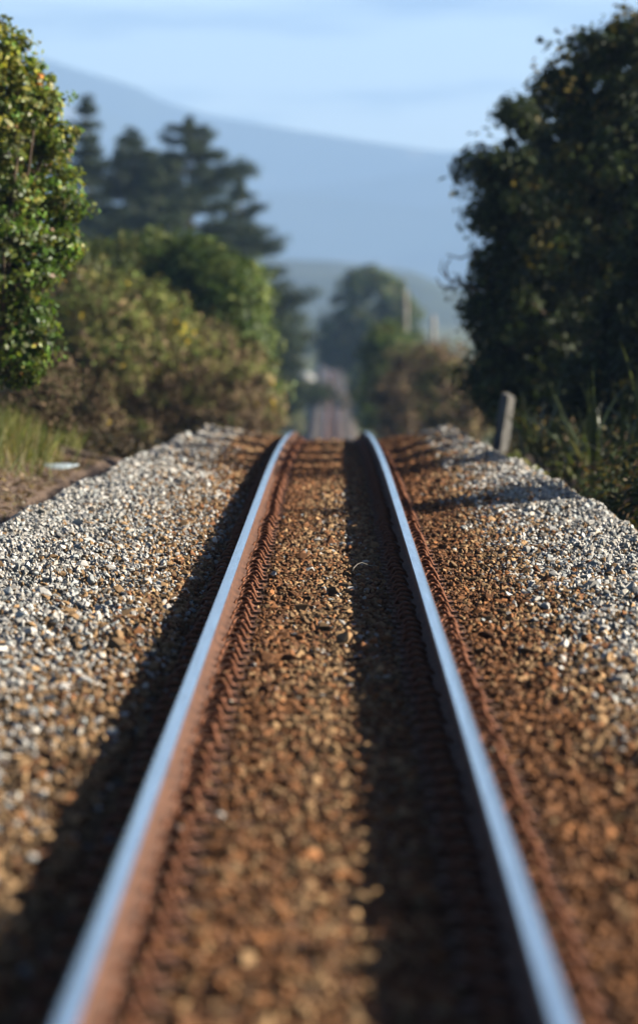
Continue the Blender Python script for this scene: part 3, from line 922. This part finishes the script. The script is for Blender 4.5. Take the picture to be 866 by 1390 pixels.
# ------------------------------------------------------------------ pines
def pine(label, d, tip_px, tip_py, reach, side=1.0, n_whorl=13, seed=1, dens=1.0, bottom=500):
    r = np.random.default_rng(seed)
    tip = ray(tip_px, tip_py, d)
    bz = gz(tip.x, tip.y)
    H = tip.z - bz
    bm = bmesh.new()
    n = 8
    pts = [Vector((tip.x + 0.12 * math.sin(i * 1.3), tip.y, bz - 0.2 + (H + 0.1) * i / n)) for i in range(n + 1)]
    tube(bm, pts, [0.32 * (1 - i / n) ** 0.8 + 0.025 for i in range(n + 1)], 8)
    zb = ray(0, bottom, d).z
    cs, ax = [], []
    for w in range(n_whorl):
        s = (w + 0.5) / n_whorl
        zz = tip.z - 0.35 - (tip.z - zb) * s ** 0.95
        k = int(r.integers(7, 10))
        ph = r.uniform(0, 6.28)
        for b_ in range(k):
            az = ph + b_ * 6.28 / k + r.normal(0, .3)
            ln = reach * (0.06 + 0.94 * s ** 0.72) * r.uniform(0.38, 1.12)
            if math.cos(az) < 0: ln *= side
            rise = r.uniform(-0.12, 0.18) if s > 0.3 else r.uniform(0.15, 0.45)
            P = []
            m = 6
            for i in range(m + 1):
                q = i / m
                P.append(Vector((tip.x + math.cos(az) * ln * q, tip.y + math.sin(az) * ln * q, zz + ln * (rise * q - 0.30 * q * q + 0.26 * q ** 3) + r.normal(0, .04))))
            tube(bm, P, [0.075 * (1 - i / m) * (0.5 + s) + 0.014 for i in range(m + 1)], 5)
            for i in range(max(2, int(ln * 3.6 * dens))):
                q = r.uniform(0.28, 1.06) ** 0.8
                j = min(int(q * m), m - 1)
                base = P[j].lerp(P[j + 1], min(1.15, q * m - j))
                cs.append(base + Vector((r.normal(0, .12), r.normal(0, .2), r.normal(0.1, .12))) * (0.6 + ln * .16))
                ax.append((math.cos(az), math.sin(az), 0.5))
    for i in range(8):
        cs.append(Vector((tip.x + r.normal(0, .12), tip.y + r.normal(0, .12), tip.z - i * 0.13 + 0.1))); ax.append((0, 0, 1))
    trunk = mesh_bm('trunk', bm, M_BARK, True)
    cs, ax = np.array(cs), np.array(ax)
    per = 34
    k = np.repeat(np.arange(len(cs)), per)
    nn = len(k)
    dv = unit(R.normal(size=(nn, 3)))
    c = cs[k] + dv * ((0.34 + 0.40 * np.clip((tip.z - cs[:, 2]) / 4.5, 0, 1))[k] * R.random(nn) ** 0.5)[:, None] * np.array([1.1, 1.1, 0.55])
    axis = unit(ax[k] * 0.7 + R.normal(0, .6, (nn, 3)) + [0, 0, .25])
    nrm = unit(np.cross(axis, R.normal(size=(nn, 3))))
    ti = pick_tints(nn, [(0.024, 0.042, 0.016), (0.04, 0.06, 0.022), (0.065, 0.08, 0.03)], [4, 3, 1]) * np.clip(R.lognormal(0, .2, len(cs)), .5, 1.7)[k][:, None]
    crown = leaf_mesh('crown', c, nrm, 0.42 * R.lognormal(0, .2, nn), 0.085, ti, L_NEEDLE, 0.05, axis)
    plant('pine_tree', label, 'tree', Vector((tip.x, tip.y, bz)), crown, trunk, 'pines behind the left bank')
pine('tall pine with a pointed tip and long layered boughs reaching to the line', 400, 256, 162, 9.6, seed=3, n_whorl=22, bottom=540)
pine('dense dark pine between the leftmost pine and the pointed one', 388, 181, 178, 6.0, seed=5, n_whorl=18, dens=1.2)
pine('leftmost narrow pine rising above the glossy shrub', 405, 118, 134, 3.4, seed=8, n_whorl=20, dens=1.25)
pine('shorter pine right of the pointed one with drooping open boughs', 415, 326, 248, 6.0, seed=12, n_whorl=13, bottom=560)
pine('squat pine filling the gap under the tall pines', 380, 215, 235, 5.6, seed=15, n_whorl=11, dens=1.2)

# ------------------------------------------------------------------ big tree down the line, brown gorse on the right
def big_tree():
    d = 690
    el = [E(503, 412, d, 52, 46, 3.0), E(475, 455, d, 48, 44, 3.2), E(545, 450, d, 36, 52, 3.0), E(520, 485, d, 46, 50, 3.0), E(490, 520, d - 2, 22, 55, 2.0), E(455, 470, d, 26, 26, 2.0), E(505, 385, d, 34, 22, 2.0)]
    me, cc = crown_leaves('crown', el, 520, 70, 0.85, 0.36, 0.22, [(0.06, 0.11, 0.03), (0.095, 0.14, 0.04), (0.15, 0.15, 0.05), (0.18, 0.15, 0.05)], [5, 4, 2, .8], L_DULL, shell=0.5, up=0.4)
    b = ray(492, 570, d); b.z = gz(b.x, b.y) - 0.2
    tr = limbs('trunk', b, [ray(500, 450, d), ray(540, 470, d), ray(470, 470, d)], cc[::18], 0.42, wig=0.3, r_end=0.06)
    plant('broadleaf_tree', 'big rounded dark tree overhanging the line far down the track', 'tree', b, me, tr)
big_tree()
GB = 'brown gorse bushes right of the line'
bush('gorse_bush', 'brown dead gorse bush beyond the crest right of the right rail', 'bush', 240,
     [(548, 540, 38, 48, 0, 2.0), (575, 510, 40, 45, 1, 2.0), (560, 590, 50, 34, 0, 1.8)], 260, 55, 0.5, 0.2, 0.06, BR + OL[:2], [5, 4, 5, 1, .8, .6], L_TWIG, 555, group=GB)
bush('gorse_bush', 'pale brown gorse bush touching the big dark tree on the right', 'bush', 215,
     [(605, 530, 40, 65, 0, 2.0), (630, 560, 40, 50, 0, 1.6), (615, 595, 40, 34, 0, 1.4)], 240, 55, 0.45, 0.18, 0.055, BR + OL, [4, 3, 5, 1, 2, 1, 2, 1], L_TWIG, 610, group=GB)
bush('leafy_bush', 'green and yellow bush in front of the big rounded tree', 'bush', 300,
     [(520, 490, 26, 40, 0, 2.2), (535, 470, 30, 30, 0, 2.0), (508, 540, 22, 50, 2, 1.8)], 150, 55, 0.55, 0.24, 0.1, GR + OL[2:3], [4, 3, 4, 1], L_DULL, 520)

# ------------------------------------------------------------------ dark trees on the right
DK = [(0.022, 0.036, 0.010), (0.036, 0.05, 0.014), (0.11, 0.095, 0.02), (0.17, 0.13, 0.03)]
def dark_tree(label, d, ells, n_clumps, base, forks, wts=(5, 4, .7, .3), per=64, rc=0.27, twigs=False, name='broadleaf_tree'):
    el = [E(x, y, d + dd, rx, ry, dp) for x, y, rx, ry, dd, dp in ells]
    me, cc = crown_leaves('crown', el, int(n_clumps * 1.5), per, rc, 0.115, 0.06, DK, wts, L_DULL, shell=0.35, rough=0.21, up=0.45, clump_jit=0.3, by_clump=0.75)
    b = ray(base, 600, d); b.z = gz(b.x, b.y) - 0.1
    tr = limbs('trunk', b, [ray(x, y, d) for x, y in forks], cc[::max(1, n_clumps // 40)], 0.12, wig=0.15)
    o = plant(name, label, 'tree', b, me, tr, 'dark trees right of the line')
    return o
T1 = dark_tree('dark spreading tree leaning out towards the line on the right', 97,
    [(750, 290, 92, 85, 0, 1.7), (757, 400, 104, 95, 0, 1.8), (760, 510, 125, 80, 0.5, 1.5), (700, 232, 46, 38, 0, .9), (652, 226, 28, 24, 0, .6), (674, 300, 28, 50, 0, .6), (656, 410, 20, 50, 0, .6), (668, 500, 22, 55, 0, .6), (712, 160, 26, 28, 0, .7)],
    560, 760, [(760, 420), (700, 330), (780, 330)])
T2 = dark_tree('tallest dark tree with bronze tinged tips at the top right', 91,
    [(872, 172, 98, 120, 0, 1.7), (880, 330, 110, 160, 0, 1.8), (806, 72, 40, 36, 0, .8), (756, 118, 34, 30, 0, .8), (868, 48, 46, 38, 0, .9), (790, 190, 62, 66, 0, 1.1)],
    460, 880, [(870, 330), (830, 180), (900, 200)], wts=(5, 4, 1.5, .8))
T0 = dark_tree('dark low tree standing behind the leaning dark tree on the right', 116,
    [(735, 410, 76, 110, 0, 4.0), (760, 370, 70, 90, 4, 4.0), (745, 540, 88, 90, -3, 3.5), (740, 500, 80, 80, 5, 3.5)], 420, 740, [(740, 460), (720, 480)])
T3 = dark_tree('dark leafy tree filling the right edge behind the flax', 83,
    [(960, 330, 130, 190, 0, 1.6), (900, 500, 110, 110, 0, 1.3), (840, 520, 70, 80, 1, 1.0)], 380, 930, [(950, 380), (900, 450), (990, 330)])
# small trees and shrubs just beyond the right edge, throwing the bands of shade
for k, (x, d, h, rx, ry, lab) in enumerate([
        (4.6, 57.0, 1.85, 0.7, 2.0, 'low leafy shrub nearest of the shrubs beyond the right shoulder'),
        (4.9, 70.1, 3.1, 1.0, 3.1, 'leafy shrub beside the flax beyond the right shoulder'),
        (5.4, 76.6, 4.3, 1.1, 2.6, 'tallest shrub beyond the right shoulder standing behind the flax')]):
    el = [(x, d, h * 0.62 - 0.1, rx, ry, h * 0.36), (x + .3, d + .3, h * 0.3, rx * .8, ry * .9, h * .3)]
    me, cc = crown_leaves('crown', el, 240, 55, 0.22, 0.10, 0.05, DK, (5, 4, 1, .4), L_DULL, shell=0.25)
    b = Vector((x, d, gz(x, d) - .1))
    tr = limbs('trunk', b, [Vector((x, d, h * .6)), Vector((x + .3, d + 1, h * .5)), Vector((x, d - 1, h * .5))], cc[::8], 0.04, wig=0.06)
    plant('shrub', lab, 'shrub', b, me, tr, 'shrubs along the right edge')
# dark undergrowth beneath the trees on both sides
def undergrowth(name, label, x0, x1, d0, d1, n, h, pal, wts):
    x, y = R.uniform(x0, x1, n), R.uniform(d0, d1, n)
    k = np.repeat(np.arange(n), 26)
    z0 = z_ground(x, y)
    hh = h * R.uniform(0.3, 1.1, n)
    dv = unit(R.normal(size=(len(k), 3)))
    c = np.stack([x, y, z0 + hh * 0.7], -1)[k] + dv * (R.random(len(k)) ** .5)[:, None] * np.stack([np.full(n, .26), np.full(n, .3), hh * 0.7], -1)[k]
    c[:, 2] = np.maximum(c[:, 2], z0[k] + .01)
    me = leaf_mesh(name, c, unit(dv * .6 + [0, 0, .5] + R.normal(0, .4, dv.shape)), 0.10 * R.lognormal(0, .3, len(k)), 0.045, pick_tints(len(k), pal, wts), L_DULL)
    tag(link(name, me), label, 'undergrowth', kind='stuff')
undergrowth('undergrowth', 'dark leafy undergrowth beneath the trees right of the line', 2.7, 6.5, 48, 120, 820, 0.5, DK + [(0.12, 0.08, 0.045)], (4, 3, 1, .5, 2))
undergrowth('undergrowth', 'added low undergrowth darkening the foot of the right ballast heap', 2.5, 3.4, 46, 66, 300, 0.30, DK + [(0.12, 0.08, 0.045)], (4, 3, 1, .5, 2))  # patch added to bring shade over the sunlit dirt here
undergrowth('undergrowth', 'brown dead undergrowth beneath the gorse left of the line', -6.5, -2.5, 84, 150, 620, 0.5, [(0.07, 0.05, 0.03), (0.11, 0.08, 0.05), (0.05, 0.05, 0.022), (0.16, 0.12, 0.07)], (4, 3, 3, 1))  # leaf colours darkened to deepen the shade at the gorse's foot

# bare twigs at the left side of the leaning dark tree
bm = bmesh.new()
for q, pts in enumerate([[(650, 395), (628, 385), (608, 378), (597, 366), (600, 352)], [(628, 385), (612, 392), (598, 388), (592, 376)], [(608, 378), (604, 362), (612, 350)], [(650, 340), (625, 350), (606, 345)]]):
    tube(bm, [ray(x, y, 96 + 0.1 * q) for x, y in pts], [0.014 * (1 - i / len(pts)) + 0.005 for i in range(len(pts))], 5)
me = mesh_bm('bare_twig', bm, M_BARK, True)
me.transform(Matrix.Translation(-T1.location))
link('bare_twig', me, T1)

# flax on the right
FP = [(0.07, 0.095, 0.035), (0.10, 0.125, 0.05), (0.055, 0.08, 0.03), (0.16, 0.16, 0.08)]
for px, d, n, h, lab in ((800, 72, 30, 1.35, 'flax with long sword leaves standing behind the right ballast heap'),
                         (872, 70, 26, 1.5, 'flax with long sword leaves at the right edge of view'),
                         (742, 82, 22, 1.2, 'flax with a pale lit drooping leaf beside the leaning post')):
    p = ray(px, 620, d)
    flax('flax_plant', lab, Vector((p.x, p.y, gz(p.x, p.y))), n, h, 0.75, FP, 0.12, 0.065)
# low weeds at the toe of the heap
for px, py, d, lab in ((705, 600, 80, 'low leafy weed at the foot of the leaning post'), (760, 640, 73, 'small green weed between post and flax behind the heap'), (690, 575, 86, 'pale leaved weed beside the dark trunk at the crest')):
    p = ray(px, py, d); z0 = gz(p.x, p.y)
    me, cc = crown_leaves('weed', [(p.x, p.y, z0 + 0.16, .28, .25, .16)], 26, 14, .06, 0.07, 0.035, [(0.16, 0.2, 0.06), (0.26, 0.27, 0.12), (0.3, 0.2, 0.12)], [4, 2, 1], L_GLOSSY, shell=.2)
    me.transform(Matrix.Translation(-Vector((p.x, p.y, z0))))
    o = link('weed', me); o.location = (p.x, p.y, z0)
    tag(o, lab, 'plant')

# leaning post
d = 87.0
top, bot = ray(690, 535, d), ray(672, 606, d)
bot.z = min(bot.z, gz(bot.x, bot.y) - 0.05)
ax = (top - bot); H = ax.length
bm = bmesh.new()
vs = []
prof = [(0, .085), (.2, .087), (.55, .086), (.88, .083), (.97, .079), (1.0, .068)]
for s, w in prof:
    vs.append([bm.verts.new((sx * w * 0.95, sy * w * 0.8, s * H + (0.018 * sx if s > .9 else 0))) for sx, sy in ((-1, -1), (1, -1), (1, 1), (-1, 1))])
for r0, r1 in zip(vs, vs[1:]):
    for k in range(4): bm.faces.new((r0[k], r0[(k + 1) % 4], r1[(k + 1) % 4], r1[k]))
bm.faces.new(vs[-1]); bm.faces.new(vs[0][::-1])
bmesh.ops.bevel(bm, geom=[e for e in bm.edges if abs(e.verts[0].co.z - e.verts[1].co.z) > .01], offset=.006, segments=1, affect='EDGES')
post = link('post', mesh_bm('post', bm, M_POST))
post.location = bot
post.rotation_euler = (ax.to_track_quat('Z', 'Y').to_matrix() @ Matrix.Rotation(rad(38), 3, 'Z')).to_euler()
tag(post, 'leaning weathered grey post standing behind the right ballast shoulder', 'post')

# pale line poles
for px, top_py, d, w, lab in ((551, 393, 420, 0.12, 'taller pale pole in front of the big rounded tree'), (588, 428, 350, 0.13, 'shorter pale pole rising above the brown gorse on the right')):
    p = ray(px, top_py, d); b0 = gz(p.x, p.y) - .3
    bm = bmesh.new()
    H = p.z - b0
    tube(bm, [(0, 0, 0), (0, 0, H * .5), (0, 0, H * .97), (0, 0, H)], [w * 1.25, w * 1.1, w * .9, w * .8], 10)
    tube(bm, [(0, 0, H), (0, 0, H + .06)], [w * .55, w * .3], 8)
    o = link('line_pole', mesh_bm('line_pole', bm, M_POLE, True))
    o.location = (p.x, p.y, b0)
    tag(o, lab, 'pole', 'pale poles beside the line')

# small white hut far down the line
p = ray(411, 527, 920)
hz = gz(p.x, p.y)
hut = empty('hut', (p.x, p.y, hz), 0.85)
tag(hut, 'small white hut left of the track far away on the plain', 'hut')
bm = bmesh.new()
w, l, h = 1.1, 1.3, 2.3
P = [(-w, 0), (w, 0), (w, h), (0, h + .45), (-w, h)]
f0 = [bm.verts.new((x, -l, z)) for x, z in P]; f1 = [bm.verts.new((x, l, z)) for x, z in P]
bm.faces.new(f0); bm.faces.new(f1[::-1])
for k in range(5): bm.faces.new((f0[k], f1[k], f1[(k + 1) % 5], f0[(k + 1) % 5]))
link('wall', mesh_bm('wall', bm, M_WHITE), hut)
bm = bmesh.new()
for sx in (-1, 1):
    box(bm, (sx * .6, 0, h + .235), (1.36, 2.9, .05), Matrix.Rotation(sx * math.atan(.45 / 1.1), 3, 'Y'))
link('roof', mesh_bm('roof', bm, M_GREYROOF), hut)
bm = bmesh.new(); box(bm, (.2, -l - .02, .9), (.7, .05, 1.75))
link('door', mesh_bm('door', bm, M_DOOR), hut)

# scrub and shelter trees scattered over the plain
sc = [(394, 556, 640, 13, 16, 'olive bush left of the far track'), (376, 536, 820, 22, 14, 'dull green bush behind the olive bush by the far track'),
      (468, 545, 760, 9, 14, 'tan dry bush right of the far track'), (462, 505, 1250, 22, 9, 'pale green hedge on the plain behind the far track'),
      (405, 492, 1500, 30, 10, 'dark shelter hedge on the plain beyond the hut')]
pals = [OL, GR, [(0.32, 0.25, 0.15), (0.26, 0.19, 0.1)], [(0.15, 0.19, 0.07), (0.2, 0.22, 0.09)], [(0.05, 0.08, 0.03), (0.07, 0.09, 0.03)]]
for (px, py, d, rx, ry, lab), pal in zip(sc, pals):
    p = ray(px, py, d)
    z0 = gz(p.x, p.y)
    el = [(p.x, p.y, z0 + ry / F * d * .8, rx / F * d, rx / F * d, ry / F * d), (p.x + .4 * rx / F * d, p.y, z0 + ry / F * d * .6, .7 * rx / F * d, .7 * rx / F * d, .8 * ry / F * d)]
    me, cc = crown_leaves('crown', el, 110, 30, 0.35 * ry / F * d + .15, 0.4, 0.22, pal, [1] * len(pal), L_DULL, shell=.5, zmin=z0)
    tr = limbs('trunk', Vector((p.x, p.y, z0 - .1)), [Vector((p.x, p.y, z0 + ry / F * d)), Vector((p.x + .3, p.y, z0 + ry / F * d * .8))], cc[::16], 0.08, wig=.1)
    plant('bush', lab, 'bush', Vector((p.x, p.y, z0)), me, tr)

# ------------------------------------------------------------------ haze
bm = bmesh.new()
h_top = max(v.co.z for v in mount.data.vertices) + 25
box(bm, (0, 8700, (h_top - 24) / 2), (27000, 18600, h_top + 24))
m = bpy.data.materials.new('haze')
m.use_nodes = True
m.node_tree.nodes.clear()
ho = m.node_tree.nodes.new('ShaderNodeOutputMaterial')
hv = m.node_tree.nodes.new('ShaderNodeVolumePrincipled')
hv.inputs['Color'].default_value = (0.40, 0.63, 1.0, 1)
hv.inputs['Density'].default_value = 1.22e-4
hv.inputs['Anisotropy'].default_value = 0.2
m.node_tree.links.new(hv.outputs[0], ho.inputs['Volume'])
haze = link('haze', mesh_bm('haze', bm, m))
tag(haze, kind='stuff')
